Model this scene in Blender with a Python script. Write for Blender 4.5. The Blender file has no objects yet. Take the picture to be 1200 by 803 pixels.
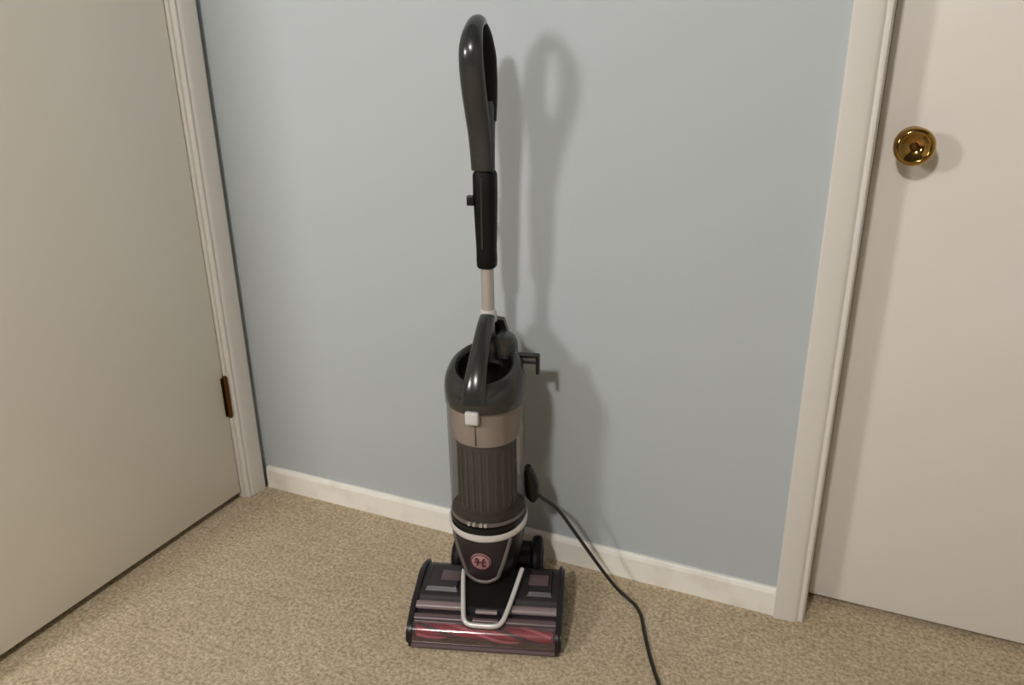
import bpy, bmesh, math, random
from mathutils import Vector, Matrix
random.seed(7)
PI = math.pi
C = bpy.context.scene.collection
SC = bpy.context.scene

# ------------------------------------------------------------------ camera
cam_d = bpy.data.cameras.new('camera')
cam = bpy.data.objects.new('camera', cam_d); C.objects.link(cam)
cam_d.sensor_fit = 'HORIZONTAL'; cam_d.sensor_width = 36.0
cam_d.lens = 870.0 / 1200.0 * 36.0
cam_d.clip_start = 0.02
cam.matrix_world = Matrix((
    (0.914807950, -0.127116245, 0.383363894, 0.0),
    (0.403693640, 0.317305905, -0.858107457, 0.0),
    (-0.012564229, 0.939765089, 0.341589984, 1.05),
    (0, 0, 0, 1)))
SC.camera = cam

# ------------------------------------------------------------------ world, exposure, lamp strengths
W = bpy.data.worlds.new('world'); SC.world = W; W.use_nodes = True
W.node_tree.nodes['Background'].inputs[0].default_value = (0.5, 0.5, 0.5, 1)
W.node_tree.nodes['Background'].inputs[1].default_value = 0.0
SC.view_settings.view_transform = 'Standard'
SC.view_settings.look = 'None'
SC.view_settings.gamma = 1.0
SC.view_settings.use_curve_mapping = False
SC.view_settings.exposure = 0.0
GLOBE_STRENGTH = 252.0        # opal globe pendant, hangs behind the camera
SHADE_STRENGTH = 63.0         # drum shade of the floor lamp, left of the camera
GLOBE_POS = (-0.42, -1.20, 2.25)
LAMP_POS = (-1.49, -0.62, 0.0)


# ------------------------------------------------------------------ materials
def srgb(r, g, b):
    f = lambda c: (c / 12.92 if c <= 0.04045 else ((c + 0.055) / 1.055) ** 2.4)
    return (f(r / 255), f(g / 255), f(b / 255), 1)


def mat(name, col, rough=0.5, metal=0.0, bump=None, mottle=None, spec=0.5, coat=0.0):
    """col: sRGB triple. bump=(scale, strength, dist). mottle=(scale, col2, lo, hi)"""
    m = bpy.data.materials.new(name); m.use_nodes = True
    nt = m.node_tree; b = nt.nodes['Principled BSDF']
    b.inputs['Base Color'].default_value = srgb(*col)
    b.inputs['Roughness'].default_value = rough
    b.inputs['Metallic'].default_value = metal
    b.inputs['Specular IOR Level'].default_value = spec
    b.inputs['Coat Weight'].default_value = coat
    tc = nt.nodes.new('ShaderNodeTexCoord')
    if mottle:
        n = nt.nodes.new('ShaderNodeTexNoise'); n.inputs['Scale'].default_value = mottle[0]
        n.inputs['Detail'].default_value = 5
        r = nt.nodes.new('ShaderNodeMapRange')
        r.inputs[1].default_value = mottle[2]; r.inputs[2].default_value = mottle[3]
        mx = nt.nodes.new('ShaderNodeMix'); mx.data_type = 'RGBA'
        mx.inputs[6].default_value = srgb(*col); mx.inputs[7].default_value = srgb(*mottle[1])
        nt.links.new(tc.outputs['Object'], n.inputs['Vector'])
        nt.links.new(n.outputs['Fac'], r.inputs[0]); nt.links.new(r.outputs[0], mx.inputs[0])
        nt.links.new(mx.outputs[2], b.inputs['Base Color'])
    if bump:
        n = nt.nodes.new('ShaderNodeTexNoise'); n.inputs['Scale'].default_value = bump[0]
        n.inputs['Detail'].default_value = 6
        bp = nt.nodes.new('ShaderNodeBump'); bp.inputs['Strength'].default_value = bump[1]
        bp.inputs['Distance'].default_value = bump[2]
        nt.links.new(tc.outputs['Object'], n.inputs['Vector'])
        nt.links.new(n.outputs['Fac'], bp.inputs['Height'])
        nt.links.new(bp.outputs['Normal'], b.inputs['Normal'])
    return m


def emit(name, col, strength):
    m = bpy.data.materials.new(name); m.use_nodes = True
    nt = m.node_tree; nt.nodes.remove(nt.nodes['Principled BSDF'])
    e = nt.nodes.new('ShaderNodeEmission'); e.inputs[0].default_value = (*col, 1); e.inputs[1].default_value = strength
    nt.links.new(e.outputs[0], nt.nodes['Material Output'].inputs[0])
    return m


def clear(name, tint, rough=0.05, ior=1.2, haze=0.12, haze_col=(170, 160, 150), gloss=1.0):
    """thin moulded plastic: see-through, glossy, with some milky scatter"""
    m = bpy.data.materials.new(name); m.use_nodes = True
    nt = m.node_tree; nt.nodes.remove(nt.nodes['Principled BSDF'])
    t = nt.nodes.new('ShaderNodeBsdfTransparent'); t.inputs[0].default_value = (*tint, 1)
    d = nt.nodes.new('ShaderNodeBsdfDiffuse'); d.inputs[0].default_value = srgb(*haze_col)
    g = nt.nodes.new('ShaderNodeBsdfGlossy'); g.inputs['Roughness'].default_value = rough
    fr = nt.nodes.new('ShaderNodeFresnel'); fr.inputs[0].default_value = ior
    m1 = nt.nodes.new('ShaderNodeMixShader'); m1.inputs[0].default_value = haze
    mx = nt.nodes.new('ShaderNodeMixShader')
    nt.links.new(t.outputs[0], m1.inputs[1]); nt.links.new(d.outputs[0], m1.inputs[2])
    sc = nt.nodes.new('ShaderNodeMath'); sc.operation = 'MULTIPLY'; sc.inputs[1].default_value = gloss
    nt.links.new(fr.outputs[0], sc.inputs[0]); nt.links.new(sc.outputs[0], mx.inputs[0]); nt.links.new(m1.outputs[0], mx.inputs[1]); nt.links.new(g.outputs[0], mx.inputs[2])
    nt.links.new(mx.outputs[0], nt.nodes['Material Output'].inputs[0])
    return m


def carpet_material():
    m = bpy.data.materials.new('carpet'); m.use_nodes = True
    nt = m.node_tree; b = nt.nodes['Principled BSDF']
    b.inputs['Roughness'].default_value = 0.95
    b.inputs['Specular IOR Level'].default_value = 0.1
    tc = nt.nodes.new('ShaderNodeTexCoord')

    def noise(scale, detail, rough=0.6):
        n = nt.nodes.new('ShaderNodeTexNoise'); n.inputs['Scale'].default_value = scale
        n.inputs['Detail'].default_value = detail; n.inputs['Roughness'].default_value = rough
        nt.links.new(tc.outputs['Object'], n.inputs['Vector']); return n
    fine = noise(130, 3, 0.75); mid = noise(34, 4); big = noise(3.2, 3)

    def ramp(src, c0, c1, lo, hi):
        r = nt.nodes.new('ShaderNodeMapRange'); r.inputs[1].default_value = lo; r.inputs[2].default_value = hi
        mx = nt.nodes.new('ShaderNodeMix'); mx.data_type = 'RGBA'
        nt.links.new(src.outputs['Fac'], r.inputs[0]); nt.links.new(r.outputs[0], mx.inputs[0])
        mx.inputs[6].default_value = c0; mx.inputs[7].default_value = c1
        return mx
    a = ramp(fine, srgb(*CARPET_DARK), srgb(*CARPET_LIGHT), 0.36, 0.64)
    c = ramp(mid, (0.86, 0.85, 0.83, 1), (1.06, 1.06, 1.06, 1), 0.3, 0.7)
    d = ramp(big, (0.90, 0.89, 0.86, 1), (1.05, 1.05, 1.06, 1), 0.3, 0.7)
    m1 = nt.nodes.new('ShaderNodeMix'); m1.data_type = 'RGBA'; m1.blend_type = 'MULTIPLY'; m1.inputs[0].default_value = 1
    m2 = nt.nodes.new('ShaderNodeMix'); m2.data_type = 'RGBA'; m2.blend_type = 'MULTIPLY'; m2.inputs[0].default_value = 1
    nt.links.new(a.outputs[2], m1.inputs[6]); nt.links.new(c.outputs[2], m1.inputs[7])
    nt.links.new(m1.outputs[2], m2.inputs[6]); nt.links.new(d.outputs[2], m2.inputs[7])
    nt.links.new(m2.outputs[2], b.inputs['Base Color'])
    add = nt.nodes.new('ShaderNodeMath'); add.operation = 'ADD'
    nt.links.new(fine.outputs['Fac'], add.inputs[0]); nt.links.new(mid.outputs['Fac'], add.inputs[1])
    bp = nt.nodes.new('ShaderNodeBump'); bp.inputs['Strength'].default_value = 0.6; bp.inputs['Distance'].default_value = 0.006
    nt.links.new(add.outputs[0], bp.inputs['Height']); nt.links.new(bp.outputs['Normal'], b.inputs['Normal'])
    return m


CARPET_DARK = (168, 150, 122)
CARPET_LIGHT = (223, 206, 180)
MT = dict(
    wall=mat('wall_paint', (184, 191, 195), 0.55, bump=(260, 0.06, 0.001), spec=0.3),
    roomwall=mat('room_paint', (96, 93, 88), 0.7),  # unseen walls, darkened to weaken the ambient light
    ceil=mat('ceiling_paint', (90, 88, 84), 0.8),  # unseen ceiling, kept dark so that little light bounces down
    rightwall=mat('right_wall_paint', (165, 162, 156), 0.7),  # unseen right wall, lighter than the rest to bounce light onto door_1
    trim=mat('trim_paint', (221, 217, 210), 0.4, spec=0.4, bump=(60, 0.05, 0.001)),
    base=mat('baseboard_paint', (247, 244, 236), 0.4, spec=0.4, mottle=(14, (232, 226, 214), 0.5, 0.75)),
    door1=mat('door_paint', (236, 231, 220), 0.45, spec=0.35, mottle=(2.0, (233, 227, 214), 0.35, 0.7)),
    door2=mat('door_paint_cream', (230, 226, 220), 0.45, spec=0.35, mottle=(2.0, (228, 222, 214), 0.35, 0.7)),
    carpet=carpet_material(),
    brass=mat('polished_brass', (176, 140, 78), 0.09, 1.0),
    bronze=mat('aged_brass', (104, 72, 36), 0.4, 1.0),
    black=mat('black_plastic', (17, 16, 16), 0.35, spec=0.35),
    blackm=mat('black_rubber', (12, 11, 11), 0.5, spec=0.2),
    grey=mat('dark_grey_gloss_plastic', (46, 47, 45), 0.22, coat=0.3),
    gripgrey=mat('grip_grey_plastic', (44, 46, 46), 0.25, coat=0.3),
    silver=mat('silver_plastic', (224, 221, 217), 0.25, 0.25),
    silvermat=mat('satin_silver', (186, 180, 174), 0.35, 0.3),
    tube=mat('wand_aluminium', (190, 184, 178), 0.3, 0.4),
    cheek=mat('cheek_black_plastic', (28, 22, 24), 0.35),
    latch=mat('pale_grey_plastic', (205, 203, 199), 0.4),
    plum=mat('plum_black_plastic', (44, 37, 39), 0.35),
    plumlight=mat('plum_grey_plastic', (112, 98, 99), 0.35),
    ridge=mat('ridge_grey_plastic', (136, 120, 121), 0.3),
    ridge2=mat('ridge_plum_plastic', (98, 80, 83), 0.3),
    trimgrey=mat('shield_trim_grey', (104, 98, 95), 0.35),
    red=mat('red_brush', (170, 30, 62), 0.5),
    pink=mat('pink_bristle', (225, 120, 140), 0.6),
    emblem=mat('emblem_rose', (176, 132, 134), 0.35),
    emblemmark=mat('emblem_dark', (74, 30, 38), 0.4),
    skirt=mat('taupe_plastic', (154, 143, 135), 0.45),
    cyclone=mat('cyclone_dark', (54, 50, 47), 0.5),
    cycrib=mat('cyclone_rib', (68, 63, 60), 0.45),
    cup=clear('clear_cup', (0.93, 0.92, 0.905), haze=0.06, haze_col=(190, 178, 168), gloss=0.62),
    window=clear('clear_window', (0.95, 0.90, 0.90), 0.10, 1.5, haze=0.10, haze_col=(190, 160, 160)),
    cord=mat('cord_black', (36, 31, 26), 0.5),
    steel=mat('steel', (150, 150, 150), 0.3, 1.0),
    globe=emit('globe_light', (1.0, 0.965, 0.92), GLOBE_STRENGTH),
    shade=emit('shade_light', (1.0, 0.965, 0.92), SHADE_STRENGTH),
)


# ------------------------------------------------------------------ mesh helpers
def obj(name, bm, m, parent=None, smooth=None, loc=None):
    bmesh.ops.recalc_face_normals(bm, faces=bm.faces[:])
    me = bpy.data.meshes.new(name); bm.to_mesh(me); bm.free()
    if m is not None: me.materials.append(MT[m] if isinstance(m, str) else m)
    if smooth is not None:
        me.shade_smooth(); me.set_sharp_from_angle(angle=math.radians(smooth))
    o = bpy.data.objects.new(name, me); C.objects.link(o)
    if parent: o.parent = parent
    if loc: o.location = loc
    return o


def empty(name, loc=(0, 0, 0), rotz=0, parent=None):
    o = bpy.data.objects.new(name, None); C.objects.link(o); o.location = loc; o.rotation_euler = (0, 0, rotz)
    o.empty_display_size = 0.1
    if parent: o.parent = parent
    return o


def tag(o, label, cat=None, kind=None, group=None):
    o['label'] = label
    if cat: o['category'] = cat
    if kind: o['kind'] = kind
    if group: o['group'] = group
    return o


def box(bm, x0, x1, y0, y1, z0, z1, bev=0.0, seg=2, M=None):
    r = bmesh.ops.create_cube(bm, size=1)
    vs = r['verts']
    for v in vs:
        v.co = Vector(((x0 + x1) / 2 + v.co.x * (x1 - x0), (y0 + y1) / 2 + v.co.y * (y1 - y0), (z0 + z1) / 2 + v.co.z * (z1 - z0)))
        if M: v.co = M @ v.co
    if bev:
        es = list({e for v in vs for e in v.link_edges})
        bmesh.ops.bevel(bm, geom=es, offset=bev, segments=seg, affect='EDGES', profile=0.5)
    return bm


def bx(*a, **k): return box(bmesh.new(), *a, **k)


def lathe(bm, prof, seg=48, M=None, sx=1, sy=1, tilt=None, closed=False):
    """prof: list of (r, z) about Z."""
    rings = []
    for r, z in prof:
        ring = []
        if r < 1e-6:
            co = Vector((0, 0, z)); ring = [bm.verts.new(M @ co if M else co)]
        else:
            for i in range(seg):
                a = 2 * PI * i / seg
                co = Vector((r * sx * math.cos(a), r * sy * math.sin(a), z))
                if tilt: co.z += tilt * co.y
                ring.append(bm.verts.new(M @ co if M else co))
        rings.append(ring)
    pairs = list(zip(rings[:-1], rings[1:]))
    if closed: pairs.append((rings[-1], rings[0]))
    for a, b in pairs:
        if len(a) == 1 and len(b) == 1: continue
        for i in range(seg):
            j = (i + 1) % seg
            if len(a) == 1: bm.faces.new((a[0], b[i], b[j]))
            elif len(b) == 1: bm.faces.new((a[i], a[j], b[0]))
            else: bm.faces.new((a[i], a[j], b[j], b[i]))
    return bm


def prism(bm, prof, axis, a0, a1, M=None):
    """prof: 2D polygon; axis 'x': prof=(y,z); 'y': prof=(x,z); 'z': prof=(x,y)."""
    def p(q, t):
        co = {'x': (t, q[0], q[1]), 'y': (q[0], t, q[1]), 'z': (q[0], q[1], t)}[axis]
        co = Vector(co); return M @ co if M else co
    A = [bm.verts.new(p(q, a0)) for q in prof]; B = [bm.verts.new(p(q, a1)) for q in prof]
    n = len(prof)
    for i in range(n): bm.faces.new((A[i], A[(i + 1) % n], B[(i + 1) % n], B[i]))
    bm.faces.new(A[::-1]); bm.faces.new(B)
    return bm


def smooth_path(pts, per=8, closed=False):
    P = [Vector(p) for p in pts]; n = len(P); out = []
    rng = range(n if closed else n - 1)
    for i in rng:
        if closed: a, b, c, d = P[(i - 1) % n], P[i], P[(i + 1) % n], P[(i + 2) % n]
        else: a, b, c, d = P[max(i - 1, 0)], P[i], P[i + 1], P[min(i + 2, n - 1)]
        for k in range(per):
            t = k / per
            out.append(0.5 * ((2 * b) + (c - a) * t + (2 * a - 5 * b + 4 * c - d) * t * t + (3 * b - a - 3 * c + d) * t ** 3))
    if not closed: out.append(P[-1])
    return out


def sweep(bm, path, rad, seg=12, closed=False, side=None, M=None):
    """rad: number, (rs, rn), or function(t)->(rs, rn). side: fixed side vector for flat sections."""
    n = len(path); rings = []; prev = None
    for i, p in enumerate(path):
        if closed: t = (path[(i + 1) % n] - path[(i - 1) % n]).normalized()
        else: t = (path[min(i + 1, n - 1)] - path[max(i - 1, 0)]).normalized()
        if side is not None: s = Vector(side); s = (s - t * s.dot(t)).normalized()
        else:
            s = prev if prev else (Vector((0, 0, 1)) if abs(t.z) < 0.9 else Vector((1, 0, 0)))
            s = (s - t * s.dot(t)).normalized(); prev = s
        nn = t.cross(s)
        r = rad(i / max(n - 1, 1)) if callable(rad) else rad
        rs, rn = r if isinstance(r, tuple) else (r, r)
        ring = []
        for k in range(seg):
            a = 2 * PI * k / seg
            co = p + s * rs * math.cos(a) + nn * rn * math.sin(a)
            ring.append(bm.verts.new(M @ co if M else co))
        rings.append(ring)
    for i in range(n if closed else n - 1):
        a, b = rings[i], rings[(i + 1) % n]
        for k in range(seg): bm.faces.new((a[k], a[(k + 1) % seg], b[(k + 1) % seg], b[k]))
    if not closed: bm.faces.new(rings[0][::-1]); bm.faces.new(rings[-1])
    return bm


def loft(bm, rings, cap=True, M=None):
    R = [[bm.verts.new(M @ Vector(c) if M else Vector(c)) for c in r] for r in rings]
    n = len(R[0])
    for a, b in zip(R[:-1], R[1:]):
        for i in range(n): bm.faces.new((a[i], a[(i + 1) % n], b[(i + 1) % n], b[i]))
    if cap: bm.faces.new(R[0][::-1]); bm.faces.new(R[-1])
    return bm


def superring(cx, cy, z, rx, ry, e=2.0, n=40):
    out = []
    for i in range(n):
        a = 2 * PI * i / n; c, s = math.cos(a), math.sin(a)
        out.append((cx + rx * math.copysign(abs(c) ** (2 / e), c), cy + ry * math.copysign(abs(s) ** (2 / e), s), z))
    return out


# ------------------------------------------------------------------ the room
BW = 1.352        # back wall plane
LW = -1.350       # left wall plane
CEIL = 2.44
OPX0, OPX1, OPZ = 0.036, 0.806, 2.045      # right door opening (clear, inside jambs)
JT = 0.018
OPY1, OPY0 = 1.272, 0.560                  # left door opening
fl = tag(obj('floor', bx(-4.5, 1.7, -4.7, 1.9, -0.05, 0.0), 'carpet'), 'beige short-pile carpet covering the whole floor', 'floor', 'structure')
tag(obj('ceiling', bx(-4.5, 1.7, -4.7, 1.9, CEIL, CEIL + 0.05), 'ceil'), 'plain unseen ceiling, dark grey to cut bounce light', 'ceiling', 'structure')
b = bmesh.new()
box(b, LW - 0.14, OPX0 - JT, BW, BW + 0.115, 0, CEIL)
box(b, OPX1 + JT, 1.7, BW, BW + 0.115, 0, CEIL)
box(b, OPX0 - JT, OPX1 + JT, BW, BW + 0.115, OPZ + JT, CEIL)
tag(obj('wall_back', b, 'wall'), 'pale blue-grey painted wall behind the vacuum', 'wall', 'structure')
b = bmesh.new()
box(b, LW - 0.115, LW, OPY1 + JT, BW, 0, CEIL)
box(b, LW - 0.115, LW, 0.488, OPY0 - JT, 0, CEIL)
box(b, LW - 0.115, LW, OPY0 - JT, OPY1 + JT, OPZ + JT, CEIL)
box(b, -4.5, LW - 0.115, 0.488, 0.60, 0, CEIL)
tag(obj('wall_left', b, 'wall'), 'pale blue-grey wall around the left door', 'wall', 'structure')
tag(obj('wall_far_left', bx(-4.5, -4.4, -4.7, 0.488, 0, CEIL), 'roomwall'), 'unseen wall at the far left end of the room, dark grey to cut bounce light', 'wall', 'structure')
tag(obj('wall_right', bx(1.6, 1.7, -4.7, BW, 0, CEIL), 'rightwall'), 'unseen wall on the right of the room, lighter grey to bounce light', 'wall', 'structure')
tag(obj('wall_front', bx(-4.4, 1.6, -4.7, -4.6, 0, CEIL), 'roomwall'), 'unseen wall behind the camera, dark grey to cut bounce light', 'wall', 'structure')
# closets behind the two doors so that no light leaks under them
tag(obj('wall_closet_right', bx(OPX0 - 0.2, OPX1 + 0.2, 1.80, 1.9, 0, CEIL), 'roomwall'), 'closet wall behind the cream door', 'wall', 'structure')
tag(obj('wall_closet_left', bx(-1.95, -1.85, 0.50, 1.9, 0, CEIL), 'roomwall'), 'closet wall behind the left door', 'wall', 'structure')

# baseboards: eased-top profile
def base_prof(t, h): return [(0, 0), (-t, 0), (-t, h - 0.010), (-t + 0.003, h - 0.003), (-t + 0.006, h), (0, h)]
b = bmesh.new(); prism(b, [(BW + y, z) for y, z in base_prof(0.012, 0.062)], 'x', LW + 0.021, -0.0225)
tag(obj('baseboard_back', b, 'base'), 'low white painted baseboard along the blue-grey wall', 'baseboard', 'structure')
b = bmesh.new(); prism(b, [(BW + y, z) for y, z in base_prof(0.012, 0.062)], 'x', OPX1 + 0.07, 1.6)
tag(obj('baseboard_right', b, 'base'), 'white baseboard beyond the cream door', 'baseboard', 'structure')

# door casings: moulded profile, d = distance from the opening edge, p = how far it stands proud
CAS = [(0, 0), (0, 0.007), (0.002, 0.010), (0.005, 0.0105), (0.008, 0.0085), (0.010, 0.0085), (0.013, 0.0118), (0.018, 0.0135),
       (0.030, 0.0155), (0.050, 0.0175), (0.054, 0.0175), (0.057, 0.0155), (0.057, 0)]
def casing(bm, place, s0, s1, z0, z1):
    prof = [place(d, p) for d, p in CAS]
    prism(bm, prof, 'z', z0, z1)
# back-wall door (door_2)
trim2 = tag(empty('trim_2', (0.4, BW, 0)), 'cream moulded door casing framing the right door', 'door casing', 'structure')
ML = Matrix.Translation((-0.4, -BW, 0))
E0, E1 = OPX0 - 0.002, OPX1 + 0.002
b = bmesh.new(); prism(b, [(E0 - d, BW - p) for d, p in CAS], 'z', 0, OPZ + 0.063, M=ML); obj('side_casing', b, 'trim', trim2, 30)
b = bmesh.new(); prism(b, [(E1 + d, BW - p) for d, p in CAS], 'z', 0, OPZ + 0.063, M=ML); obj('side_casing', b, 'trim', trim2, 30)
b = bmesh.new(); prism(b, [(BW - p, OPZ + 0.006 + d) for d, p in CAS], 'x', E0, E1, M=ML); obj('head_casing', b, 'trim', trim2, 30)
for x0, x1 in ((OPX0 - JT, OPX0), (OPX1, OPX1 + JT)):
    obj('jamb', bx(x0, x1, BW, BW + 0.115, 0, OPZ + JT, M=ML), 'trim', trim2)
obj('jamb', bx(OPX0, OPX1, BW, BW + 0.115, OPZ, OPZ + JT, M=ML), 'trim', trim2)
# left-wall door (door_1)
trim1 = tag(empty('trim_1', (LW, 0.89, 0)), 'cream moulded door casing framing the left door', 'door casing', 'structure')
ML = Matrix.Translation((-LW, -0.89, 0))
F0, F1 = OPY0 - 0.006, OPY1 + 0.006
b = bmesh.new(); prism(b, [(LW + p, F1 + d) for d, p in CAS], 'z', 0, OPZ + 0.063, M=ML); obj('side_casing', b, 'trim', trim1, 30)
b = bmesh.new(); prism(b, [(LW + p, F0 - d) for d, p in CAS], 'z', 0, OPZ + 0.063, M=ML); obj('side_casing', b, 'trim', trim1, 30)
b = bmesh.new(); prism(b, [(LW + p, OPZ + 0.006 + d) for d, p in CAS], 'y', F0, F1, M=ML); obj('head_casing', b, 'trim', trim1, 30)
for y0, y1 in ((OPY0 - JT, OPY0), (OPY1, OPY1 + JT)):
    obj('jamb', bx(LW - 0.115, LW, y0, y1, 0, OPZ + JT, M=ML), 'trim', trim1)
obj('jamb', bx(LW - 0.115, LW, OPY0, OPY1, OPZ, OPZ + JT, M=ML), 'trim', trim1)

# doors
D1X = -1.358
door1 = tag(empty('door_1', (D1X - 0.0175, 0.886, 0)), 'plain beige flush door with a small dark brass hinge', 'door', 'structure')
ML = Matrix.Translation((-(D1X - 0.0175), -0.886, 0))
obj('door_panel', bx(D1X - 0.035, D1X, OPY0 + 0.003, OPY1 - 0.003, 0.018, OPZ - 0.003, bev=0.0015, M=ML), 'door1', door1, 30)
for hz in (0.292, 1.78):
    h = empty('hinge', (0, 0, 0), parent=door1)
    hb = bmesh.new()
    for k in range(5):
        z0 = hz - 0.052 + k * 0.0208
        lathe(hb, [(0, z0), (0.0062, z0), (0.0062, z0 + 0.0200), (0, z0 + 0.0200)], 16, M=ML @ Matrix.Translation((D1X + 0.005, OPY1 - 0.0015, 0)))
    obj('knuckle', hb, 'bronze', h, 30)
    hb = bmesh.new(); box(hb, D1X - 0.001, D1X + 0.0012, OPY1 - 0.012, OPY1 - 0.003, hz - 0.052, hz + 0.052, M=ML)
    obj('leaf', hb, 'bronze', h)
    for zt in (hz - 0.052, hz + 0.052):
        hb = bmesh.new(); bmesh.ops.create_uvsphere(hb, u_segments=12, v_segments=8, radius=0.0058, matrix=ML @ Matrix.Translation((D1X + 0.005, OPY1 - 0.0015, zt)))
        obj('pin_tip', hb, 'bronze', h, 60)

D2Y = BW + 0.072
door2 = tag(empty('door_2', (0.425, D2Y + 0.0175, 0)), 'plain cream flush door with a round polished brass knob', 'door', 'structure')
ML = Matrix.Translation((-0.425, -(D2Y + 0.0175), 0))
obj('door_panel', bx(OPX0 + 0.003, OPX1 - 0.003, D2Y, D2Y + 0.035, 0.015, OPZ - 0.003, bev=0.0015, M=ML), 'door2', door2, 30)
KX, KZ = 0.0935, 0.931
KM = ML @ Matrix.Translation((KX, D2Y, KZ)) @ Matrix.Rotation(PI / 2, 4, 'X')     # local z -> -y (out of the door)
kn = empty('door_knob', parent=door2)
obj('rosette', lathe(bmesh.new(), [(0, 0), (0.0285, 0), (0.0285, 0.002), (0.0265, 0.005), (0.022, 0.009), (0.016, 0.011), (0, 0.011)], 48, M=KM), 'brass', kn, 40)
obj('knob_body', lathe(bmesh.new(), [(0.010, 0.008), (0.010, 0.020), (0.0115, 0.026), (0.018, 0.031), (0.0255, 0.038), (0.0298, 0.046), (0.0305, 0.052),
    (0.0292, 0.0575), (0.0262, 0.0608), (0.0235, 0.0616), (0.0215, 0.0606), (0.018, 0.0572), (0.013, 0.0535), (0.008, 0.0515), (0.0055, 0.0512)], 56, M=KM), 'brass', kn, 50)
obj('lock_button', lathe(bmesh.new(), [(0.0055, 0.050), (0.0055, 0.0545), (0.0045, 0.0557), (0, 0.0560)], 24, M=KM), 'bronze', kn, 40)

# ------------------------------------------------------------------ lamps of the room (hang behind the camera)
def pendant(name, pos, r, m, label):
    t = tag(empty(name, (pos[0], pos[1], CEIL)), label, 'lamp')
    dz = pos[2] - CEIL
    obj('canopy', lathe(bmesh.new(), [(0, 0), (0.055, 0), (0.05, -0.018), (0.012, -0.026), (0, -0.026)], 32), 'latch', t, 40)
    if -dz > r + 0.03:
        obj('suspension_cord', lathe(bmesh.new(), [(0.003, -0.02), (0.003, dz + r)], 8), 'cord', t)
    b = bmesh.new(); bmesh.ops.create_uvsphere(b, u_segments=32, v_segments=16, radius=r, matrix=Matrix.Translation((0, 0, dz)))
    obj('shade', b, m, t, 60)
    obj('shade_cap', lathe(bmesh.new(), [(0, dz + r + 0.012), (r * 0.28, dz + r + 0.006), (r * 0.3, dz + r - 0.02), (0, dz + r - 0.015)], 24), 'silvermat', t, 40)
pendant('globe_pendant', GLOBE_POS, 0.115, 'globe', 'small opal globe pendant hanging behind the camera')
fl_ = tag(empty('floor_lamp', LAMP_POS), 'floor lamp with glowing drum shade standing left of the camera', 'lamp')
obj('base', lathe(bmesh.new(), [(0, 0), (0.14, 0), (0.14, 0.012), (0.12, 0.022), (0.02, 0.03), (0, 0.03)], 40), 'steel', fl_, 40)
obj('pole', lathe(bmesh.new(), [(0.011, 0.02), (0.011, 1.61), (0, 1.61)], 16), 'steel', fl_, 40)
obj('shade', lathe(bmesh.new(), [(0.13, 1.34), (0.11, 1.60)], 40), 'shade', fl_, 40)
obj('shade_ring', lathe(bmesh.new(), [(0.108, 1.60), (0.113, 1.60), (0.113, 1.607), (0.108, 1.607)], 40, closed=True), 'steel', fl_, 40)
obj('shade_spider', bx(-0.11, 0.11, -0.003, 0.003, 1.598, 1.603), 'steel', fl_)

# ------------------------------------------------------------------ the vacuum cleaner
VA = math.radians(17.7)
vac = tag(empty('vacuum_cleaner', (-0.5796, 1.1689, 0), VA),
          'dark grey upright vacuum cleaner with clear dust cup and red brush window on carpet', 'vacuum cleaner')
BR = Matrix.Rotation(math.radians(-6), 4, 'Z')      # the body is swivelled a little against the floor head

# ---- floor head
NX = 0.006; NW = 0.139
head = empty('floor_head', parent=vac)
def nozzle_prism(name, prof, m, x0=NX - NW, x1=NX + NW, sm=35, parent=None):
    b = bmesh.new(); prism(b, prof, 'x', x0, x1)
    return obj(name, b, m, parent or head, sm)
DECK = [(-0.120, 0.012), (-0.118, 0.046), (-0.100, 0.052), (-0.088, 0.064), (-0.080, 0.069), (-0.040, 0.072), (0.000, 0.070), (0.018, 0.066), (0.030, 0.056), (0.036, 0.040), (0.036, 0.012)]
nozzle_prism('head_shell', DECK, 'plum')
nozzle_prism('sole_plate', [(-0.160, 0.006), (-0.160, 0.013), (0.034, 0.013), (0.034, 0.006)], 'black')
def ridge(name, y, z, ry, rz, m):
    n = 14; prof = [(y + ry * math.cos(2 * PI * i / n), z + rz * math.sin(2 * PI * i / n)) for i in range(n)]
    return nozzle_prism(name, prof, m)
ridge('ridge_bar', -0.104, 0.056, 0.0105, 0.0075, 'ridge')
ridge('ridge_bar', -0.129, 0.047, 0.009, 0.0065, 'ridge2')
# clear front window over the brush
wp = []
for i in range(9):
    a = math.radians(75 + i * 14)
    wp.append((-0.139 + 0.026 * math.cos(a), 0.019 + 0.029 * math.sin(a)))
win = wp + [(p[0] + 0.0015, p[1] - 0.0012) for p in wp[::-1]]
nozzle_prism('brush_window', win, 'window', sm=60)
# brush roll with spiral bristle rows
br = obj('brush_roll', lathe(bmesh.new(), [(0, -0.134), (0.0125, -0.134), (0.0125, 0.134), (0, 0.134)], 24,
         M=Matrix.Translation((NX, -0.138, 0.0245)) @ Matrix.Rotation(PI / 2, 4, 'Y')), 'red', head, 40)
for k in range(4):
    path = []
    for i in range(61):
        t = i / 60; a = 2 * PI * (t * 0.9 + k / 4)
        path.append(Vector((NX - 0.131 + 0.262 * t, -0.138 + 0.0145 * math.cos(a), 0.0245 + 0.0145 * math.sin(a))))
    obj('bristle_row', sweep(bmesh.new(), path, 0.0032, 6), ('pink', 'black')[k % 2], br, 60)
nozzle_prism('front_bumper', [(-0.168, 0.006), (-0.169, 0.010), (-0.166, 0.0145), (-0.160, 0.0145), (-0.158, 0.006)], 'ridge2')
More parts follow.
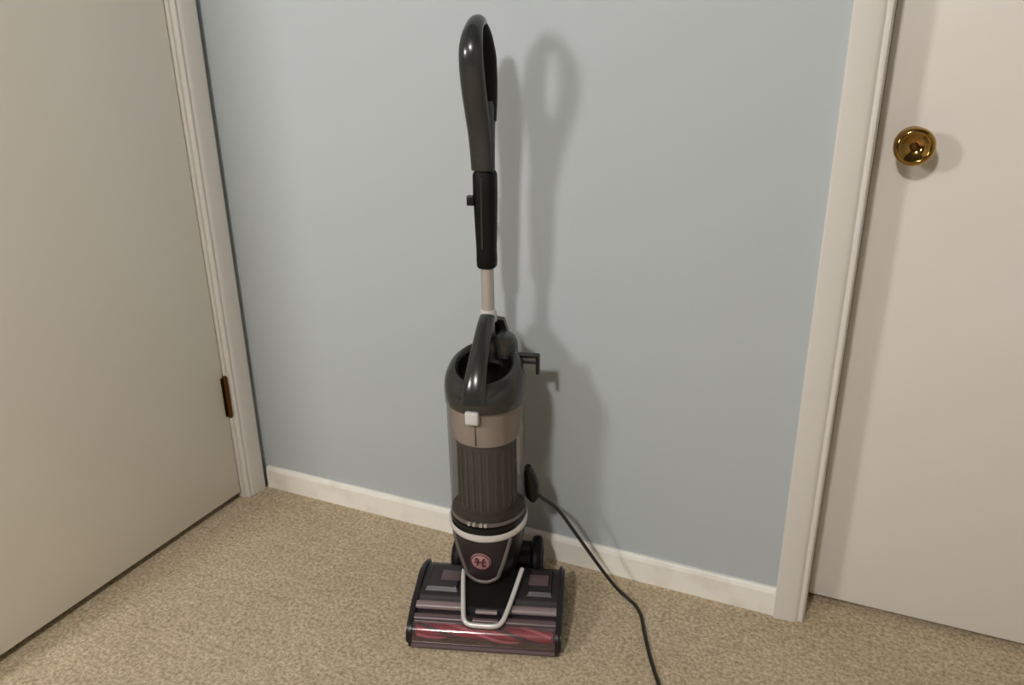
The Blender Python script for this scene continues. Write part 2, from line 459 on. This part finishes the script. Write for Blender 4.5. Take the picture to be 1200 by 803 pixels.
# side cheeks
CH = [(-0.166, 0.006), (-0.168, 0.020), (-0.164, 0.038), (-0.152, 0.049), (-0.125, 0.056), (-0.095, 0.066), (-0.070, 0.075), (-0.030, 0.079), (0.010, 0.076), (0.030, 0.066), (0.040, 0.048), (0.041, 0.006)]
for s in (-1, 1):
    b = bmesh.new(); xa = NX + s * NW; xb = NX + s * (NW + 0.011)
    prism(b, CH, 'x', min(xa, xb), max(xa, xb))
    es = [e for e in b.edges if abs(e.verts[0].co.x - xb) < 1e-5 and abs(e.verts[1].co.x - xb) < 1e-5]
    bmesh.ops.bevel(b, geom=es, offset=0.005, segments=3, affect='EDGES')
    obj('side_cheek', b, 'cheek', head, 40)
    # inset deck panels left and right of the neck
    x0, x1 = (NX - 0.128, NX - 0.062) if s < 0 else (NX + 0.078, NX + 0.128)
    b = bmesh.new()
    loft(b, [[(x0, -0.078, 0.0685), (x1, -0.078, 0.0685), (x1, 0.004, 0.0690), (x0, 0.004, 0.0690)],
             [(x0 + 0.004, -0.072, 0.0765), (x1 - 0.003, -0.072, 0.0765), (x1 - 0.003, -0.002, 0.0765), (x0 + 0.004, -0.002, 0.0765)]])
    dp = obj('deck_panel', b, 'plum', head)
    xc = (x0 + x1) / 2 + (0.014 if s < 0 else -0.004)
    obj('panel_inlay', bx(xc - 0.020, xc + 0.020, -0.052, -0.020, 0.0745, 0.0782, bev=0.0015), 'ridge2', dp, 40)
# centre yoke, dark recess and silver loop trim
b = bmesh.new()
loft(b, [[(-0.044, -0.120, 0.050), (0.056, -0.120, 0.050), (0.072, -0.02, 0.066), (-0.056, -0.02, 0.066)],
         [(-0.034, -0.112, 0.064), (0.046, -0.112, 0.064), (0.064, -0.03, 0.096), (-0.046, -0.03, 0.096)]])
obj('neck_cover', b, 'black', head, 30)
for (y, z, m, w_) in ((-0.121, 0.0605, 'ridge', 0.021), (-0.137, 0.0530, 'ridge2', 0.025)):
    n = 12; b = bmesh.new()
    prism(b, [(y + 0.0055 * math.cos(2 * PI * i / n), z + 0.0045 * math.sin(2 * PI * i / n)) for i in range(n)], 'x', 0.009 - w_, 0.009 + w_)
    obj('neck_ridge', b, m, head, 35)
obj('neck_tongue', bx(-0.028, 0.042, -0.149, -0.105, 0.040, 0.0535, bev=0.004), 'plum', head, 40)
U = [(-0.048, -0.040, 0.094), (-0.046, -0.060, 0.090), (-0.040, -0.100, 0.077), (-0.035, -0.130, 0.064), (-0.031, -0.143, 0.0575), (-0.020, -0.150, 0.054),
     (0.008, -0.151, 0.053), (0.031, -0.150, 0.054), (0.042, -0.142, 0.0575), (0.048, -0.128, 0.064), (0.057, -0.094, 0.077), (0.067, -0.052, 0.094), (0.071, -0.034, 0.101)]
obj('loop_trim', sweep(bmesh.new(), smooth_path(U, 6), (0.0055, 0.0048), 12), 'silver', head, 60)
# rear wheels
for s in (-1, 1):
    wm = Matrix.Translation((0.010 + s * 0.084, 0.062, 0.053)) @ Matrix.Rotation(PI / 2, 4, 'Y')
    wh = obj('wheel', lathe(bmesh.new(), [(0, -0.013), (0.040, -0.013), (0.049, -0.010), (0.053, -0.005), (0.053, 0.005), (0.049, 0.010), (0.040, 0.013), (0, 0.013)], 40, M=wm), 'blackm', head, 40)
    wm2 = Matrix.Translation((0.010 + s * 0.0975, 0.062, 0.053)) @ Matrix.Rotation(s * PI / 2, 4, 'Y')
    obj('hub_cap', lathe(bmesh.new(), [(0.030, -0.003), (0.030, 0.001), (0.024, 0.004), (0.008, 0.005), (0, 0.005)], 32, M=wm2), 'plum', wh, 40)
obj('rear_axle', lathe(bmesh.new(), [(0, -0.085), (0.030, -0.085), (0.036, -0.070), (0.036, 0.070), (0.030, 0.085), (0, 0.085)], 28, M=Matrix.Translation((0.010, 0.060, 0.060)) @ Matrix.Rotation(PI / 2, 4, 'Y')), 'black', head, 40)

# ---- lower body (motor housing) lofted from ring to neck
RX = [(0.055, 0.046, 0.050, -0.004), (0.080, 0.054, 0.056, -0.004), (0.105, 0.062, 0.063, -0.002), (0.135, 0.068, 0.069, 0.0), (0.165, 0.072, 0.073, 0.0), (0.190, 0.0745, 0.0755, 0.0), (0.208, 0.0755, 0.0765, 0.0)]
def lerp_prof(z):
    for a, c in zip(RX[:-1], RX[1:]):
        if z <= c[0]:
            t = max(0, (z - a[0]) / (c[0] - a[0])); return [a[i] + (c[i] - a[i]) * t for i in range(1, 4)]
    return list(RX[-1][1:])
b = bmesh.new(); loft(b, [superring(0, cy, z, rx, ry, 2.2, 48) for z, rx, ry, cy in RX], M=BR)
obj('motor_housing', b, 'black', vac, 50)
obj('swivel_joint', lathe(bmesh.new(), [(0, 0.030), (0.034, 0.030), (0.040, 0.045), (0.042, 0.060), (0, 0.060)], 32), 'blackm', vac, 40)

def surf(x, z, off):
    rx, ry, cy = lerp_prof(z); q = min(abs(x) / rx, 0.995)
    return Vector((x, cy - ry * (1 - q ** 2.2) ** (1 / 2.2) - off, z))
SHX = 0.001
def half_w(z):           # shield half width
    t = (z - 0.092) / (0.190 - 0.092)
    return 0.024 + 0.031 * min(1, max(0, t)) ** 0.75
b = bmesh.new(); rows = []
nz, nx = 16, 14
for i in range(nz + 1):
    z = 0.094 + (0.192 - 0.094) * i / nz
    rows.append([(SHX + half_w(z) * (2 * j / nx - 1), z) for j in range(nx + 1)])
vf = [[b.verts.new(BR @ surf(x, z, 0.004)) for x, z in r] for r in rows]
vb = [[b.verts.new(BR @ surf(x, z, -0.003)) for x, z in r] for r in rows]
for V_ in (vf, vb):
    for i in range(nz):
        for j in range(nx): b.faces.new((V_[i][j], V_[i][j + 1], V_[i + 1][j + 1], V_[i + 1][j]))
for i in range(nz):
    b.faces.new((vf[i][0], vf[i + 1][0], vb[i + 1][0], vb[i][0])); b.faces.new((vf[i][nx], vf[i + 1][nx], vb[i + 1][nx], vb[i][nx]))
for j in range(nx):
    b.faces.new((vf[0][j], vf[0][j + 1], vb[0][j + 1], vb[0][j])); b.faces.new((vf[nz][j], vf[nz][j + 1], vb[nz][j + 1], vb[nz][j]))
shield = obj('shield_panel', b, 'plum', vac, 50)
out = [(SHX - half_w(z) - 0.001, z) for z in [0.192, 0.178, 0.160, 0.142, 0.124, 0.110, 0.099]]
out += [(SHX - 0.014, 0.0905), (SHX, 0.0885), (SHX + 0.014, 0.0905)]
out += [(SHX + half_w(z) + 0.001, z) for z in [0.099, 0.110, 0.124, 0.142, 0.160, 0.178, 0.192]]
path = smooth_path([surf(x, z, 0.004) for x, z in out], 5)
obj('shield_trim', sweep(bmesh.new(), path, (0.0042, 0.0035), 10, M=BR), 'trimgrey', shield, 60)
# round emblem with a script letter
EZ = 0.143
ec = surf(SHX, EZ, 0.0045); nrm = (surf(SHX, EZ + 0.01, 0) - surf(SHX, EZ - 0.01, 0)).cross(Vector((1, 0, 0))).normalized()
if nrm.y > 0: nrm = -nrm
up = Vector((1, 0, 0)).cross(nrm).normalized()
if up.z < 0: up = -up
xr = up.cross(nrm).normalized()
if xr.x < 0: xr = -xr
EM = BR @ Matrix(((xr.x, up.x, nrm.x, ec.x), (xr.y, up.y, nrm.y, ec.y), (xr.z, up.z, nrm.z, ec.z), (0, 0, 0, 1)))
emb = obj('emblem', lathe(bmesh.new(), [(0, -0.004), (0.0205, -0.004), (0.0205, 0.001), (0.0190, 0.0022), (0, 0.0022)], 40, M=EM), 'emblem', shield, 40)
tr = lathe(bmesh.new(), [(0.0182, 0.0015), (0.0196, 0.0015), (0.0196, 0.0028), (0.0182, 0.0028)], 40, M=EM, closed=True)
obj('emblem_ring', tr, 'emblemmark', emb, 40)
for stroke in ([(-0.0085, 0.0035, 0.003), (-0.0065, 0.0075, 0.003), (-0.004, 0.006, 0.003), (-0.0045, -0.002, 0.003), (-0.0065, -0.0065, 0.003)],
               [(0.0070, 0.0085, 0.003), (0.0042, 0.004, 0.003), (0.0030, -0.003, 0.003), (0.0045, -0.0075, 0.003), (0.0085, -0.005, 0.003)],
               [(-0.0100, -0.001, 0.003), (-0.003, 0.001, 0.003), (0.003, 0.0005, 0.003), (0.0098, 0.0022, 0.003)]):
    obj('emblem_stroke', sweep(bmesh.new(), [p * 1.2 - Vector((0, 0, 0.0006)) for p in smooth_path(stroke, 5)], 0.0015, 8, M=EM), 'emblemmark', emb, 60)

# silver crescent ring, low in front and rising to the back
obj('silver_band', lathe(bmesh.new(), [(0.072, 0.197), (0.0785, 0.197), (0.0800, 0.200), (0.0800, 0.209), (0.0785, 0.212), (0.072, 0.212)], 64, M=BR, tilt=0.10, closed=True), 'silver', vac, 40)
obj('cup_collar', lathe(bmesh.new(), [(0, 0.190), (0.0755, 0.190), (0.0765, 0.214), (0.0755, 0.222), (0.070, 0.224), (0, 0.224)], 64, M=BR, tilt=0.06), 'black', vac, 40)

# ---- dust cup
cup = obj('dust_cup', lathe(bmesh.new(), [(0.0735, 0.223), (0.0742, 0.235), (0.0748, 0.34), (0.0755, 0.468)], 64, M=BR), 'cup', vac, 60)
obj('cup_rim', lathe(bmesh.new(), [(0.0725, 0.222), (0.0752, 0.222), (0.0756, 0.227), (0.0730, 0.229)], 64, M=BR, closed=True), 'trimgrey', cup, 40)
obj('cup_floor', lathe(bmesh.new(), [(0, 0.224), (0.072, 0.224), (0.071, 0.229), (0.05, 0.231), (0, 0.231)], 48, M=BR), 'cyclone', cup, 40)
obj('filter_skirt', lathe(bmesh.new(), [(0, 0.470), (0.0690, 0.470), (0.0670, 0.415), (0.0640, 0.390), (0.050, 0.386), (0, 0.386)], 56, M=BR), 'skirt', cup, 40)
cyc = obj('cyclone_screen', lathe(bmesh.new(), [(0, 0.388), (0.0565, 0.388), (0.0565, 0.380), (0.0565, 0.30), (0.0560, 0.245), (0.052, 0.232), (0, 0.230)], 56, M=BR), 'cyclone', cup, 40)
for k in range(24):
    a = 2 * PI * k / 24
    m_ = BR @ Matrix.Rotation(a, 4, 'Z')
    obj('screen_rib', bx(0.0555, 0.0585, -0.0022, 0.0022, 0.246, 0.374, bev=0.0006, seg=1, M=m_), 'cycrib', cyc)
for dx in (-0.020, -0.010, 0.004, 0.013):
    obj('cup_tab', bx(dx - 0.0035, dx + 0.0035, -0.0795 + 0.1 * abs(dx), -0.070, 0.2235, 0.2305, bev=0.0018, M=BR), 'silvermat', cup, 40)
obj('cup_seam', bx(-0.0008, 0.0008, -0.0690, -0.0645, 0.395, 0.466, M=BR @ Matrix.Rotation(math.radians(-3), 4, 'Z')), 'cyclone', cup)

# ---- lid with carry handle
def raked(bm, k=0.38):
    for v in bm.verts:
        t = min(1, max(0, (v.co.z - 0.485) / 0.045))
        v.co.z += t * (k * v.co.y - 0.004)
        v.co = BR @ v.co
    return bm
lid = obj('lid', raked(lathe(bmesh.new(), [(0, 0.462), (0.0755, 0.462), (0.0775, 0.466), (0.0780, 0.485), (0.0775, 0.505), (0.0752, 0.521), (0.069, 0.534), (0.061, 0.5405), (0.056, 0.5405),
    (0.052, 0.536), (0.049, 0.518), (0.044, 0.510), (0, 0.507)], 64)), 'grey', vac, 40)
obj('lid_recess', raked(lathe(bmesh.new(), [(0, 0.5085), (0.0438, 0.5115), (0.0488, 0.519), (0.0518, 0.535), (0.0503, 0.536), (0.0470, 0.520), (0.042, 0.513), (0, 0.510)], 48)), 'blackm', lid, 40)
HP = [(-0.002, -0.072, 0.482), (-0.003, -0.066, 0.507), (-0.003, -0.050, 0.535), (-0.003, -0.024, 0.563), (-0.004, 0.006, 0.586), (-0.005, 0.034, 0.604), (-0.0055, 0.058, 0.612)]
obj('carry_handle', sweep(bmesh.new(), smooth_path(HP, 6), lambda t: (0.0150 + 0.012 * (1 - t) ** 2, 0.010), 16, side=(1, 0, 0), M=BR), 'grey', lid, 60)
obj('release_latch', bx(-0.0135, 0.0125, -0.0845, -0.072, 0.444, 0.470, bev=0.004, seg=3, M=BR @ Matrix.Rotation(math.radians(-4), 4, 'Z')), 'latch', lid, 40)

# ---- rear spine, cord hooks
SP = [(0.075, 0.032), (0.095, 0.030), (0.100, 0.010), (0.100, -0.010), (0.095, -0.030), (0.075, -0.032)]
b = bmesh.new(); loft(b, [[(x, y, z) for y, x in SP] for z in (0.10, 0.20, 0.50, 0.56)] + [[(x * 0.7, y * 0.92, 0.60) for y, x in SP]], M=BR)
obj('rear_spine', b, 'black', vac, 40)
b = bmesh.new(); loft(b, [superring(0.020, 0.052, z, rx, 0.026, 2.6, 28) for z, rx in ((0.535, 0.034), (0.562, 0.033), (0.574, 0.026), (0.578, 0.015))], M=BR)
obj('spine_shoulder', b, 'grey', vac, 50)
hk = obj('cord_hook', bx(0.030, 0.096, 0.040, 0.054, 0.536, 0.542, bev=0.0015, M=BR), 'black', vac)
obj('hook_rib', bx(0.030, 0.096, 0.040, 0.054, 0.5235, 0.528, bev=0.001, M=BR), 'black', hk)
obj('hook_web', bx(0.030, 0.092, 0.045, 0.049, 0.527, 0.537, M=BR), 'trimgrey', hk)
obj('hook_lip', bx(0.0905, 0.097, 0.040, 0.054, 0.502, 0.542, bev=0.0018, M=BR), 'black', hk)
b = bmesh.new(); loft(b, [superring(x, 0.040, z, rx, 0.014, 3, 20) for x, z, rx in ((0.086, 0.226, 0.006), (0.084, 0.234, 0.014), (0.081, 0.262, 0.015), (0.077, 0.285, 0.011), (0.073, 0.298, 0.006))], M=BR)
obj('cord_clip', b, 'black', vac, 50)

# ---- power cord, from the clip down to the carpet and away past the camera
RI = Matrix.Rotation(-VA, 4, 'Z') @ Matrix.Translation((0.5796, -1.1689, 0))
CP = [(-0.500, 1.232, 0.236), (-0.488, 1.231, 0.230), (-0.455, 1.238, 0.205), (-0.420, 1.250, 0.150), (-0.375, 1.262, 0.080), (-0.335, 1.268, 0.028), (-0.306, 1.268, 0.006), (-0.290, 1.258, 0.004),
      (-0.273, 1.237, 0.004), (-0.262, 1.214, 0.004), (-0.254, 1.193, 0.004), (-0.243, 1.167, 0.004), (-0.223, 1.122, 0.004), (-0.193, 1.064, 0.004), (-0.160, 1.003, 0.004), (-0.10, 0.86, 0.004), (0.0, 0.72, 0.004), (0.14, 0.58, 0.004), (0.34, 0.50, 0.004), (0.56, 0.50, 0.004)]
obj('power_cord', sweep(bmesh.new(), [RI @ p for p in smooth_path(CP, 8)], 0.0036, 10), 'cord', vac, 60)

# ---- wand and handle (axis 60 mm behind the cup axis)
TY = 0.060
HR = BR @ Matrix.Translation((-0.0055, 0, 0))
TM = HR @ Matrix.Translation((0, TY, 0))
obj('wand_tube', lathe(bmesh.new(), [(0, 0.56), (0.0125, 0.56), (0.0125, 0.735), (0, 0.735)], 32, M=TM), 'tube', vac, 40)
obj('wand_collar', lathe(bmesh.new(), [(0.011, 0.600), (0.0165, 0.600), (0.0170, 0.612), (0.0145, 0.622), (0.011, 0.624)], 32, M=TM), 'latch', vac, 40)
b = bmesh.new(); loft(b, [superring(0, TY, z, rx, ry, 3, 32) for z, rx, ry in ((0.706, 0.0155, 0.016), (0.709, 0.0182, 0.018), (0.722, 0.0188, 0.0185), (0.740, 0.0184, 0.018), (0.80, 0.0202, 0.020), (0.845, 0.0216, 0.021), (0.878, 0.0214, 0.021), (0.884, 0.0190, 0.020))], M=HR)
sock = obj('wand_socket', b, 'blackm', vac, 40)
obj('socket_button', bx(-0.031, -0.017, TY - 0.020, TY - 0.004, 0.824, 0.842, bev=0.002, M=HR), 'black', sock, 40)
obj('socket_rib', bx(-0.005, -0.001, TY - 0.0212, TY - 0.016, 0.745, 0.875, bev=0.001, M=HR), 'grey', sock)
b = bmesh.new(); loft(b, [superring(0, y, z, rx, ry, 2.6, 32) for z, y, rx, ry in ((0.880, TY, 0.0180, 0.019), (0.900, TY, 0.0180, 0.021), (0.940, TY, 0.0185, 0.025), (0.965, TY, 0.0190, 0.031), (0.990, TY, 0.0190, 0.036), (1.004, TY, 0.0170, 0.030))], M=HR)
obj('handle_neck', b, 'black', vac, 50)
G1 = [(0, 0.036, 0.888), (0, 0.034, 0.920), (0, 0.028, 0.952), (0, 0.015, 0.985), (0, -0.002, 1.025), (0, -0.012, 1.062), (0, -0.012, 1.088), (0, 0.000, 1.110), (0, 0.022, 1.126), (0, 0.044, 1.130), (0, 0.060, 1.120)]
def grip_w(t):
    w = 0.0185 + 0.003 * math.sin(PI * min(1, t / 0.75)) - 0.007 * max(0, (t - 0.62) / 0.38)
    return (w, 0.0060 + 0.0060 * min(1, t / 0.35))
obj('grip_frame', sweep(bmesh.new(), smooth_path(G1, 6), grip_w, 16, side=(1, 0, 0), M=HR), 'gripgrey', vac, 60)
G2 = [(0, 0.046, 1.126), (0, 0.064, 1.110), (0, 0.076, 1.080), (0, 0.081, 1.045), (0, 0.078, 1.010), (0, 0.072, 0.984), (0, 0.068, 0.972)]
obj('grip_pad', sweep(bmesh.new(), smooth_path(G2, 6), lambda t: (0.0135 + 0.008 * min(1, t / 0.35), 0.012 + 0.008 * min(1, t / 0.4)), 16, side=(1, 0, 0), M=HR), 'blackm', vac, 60)
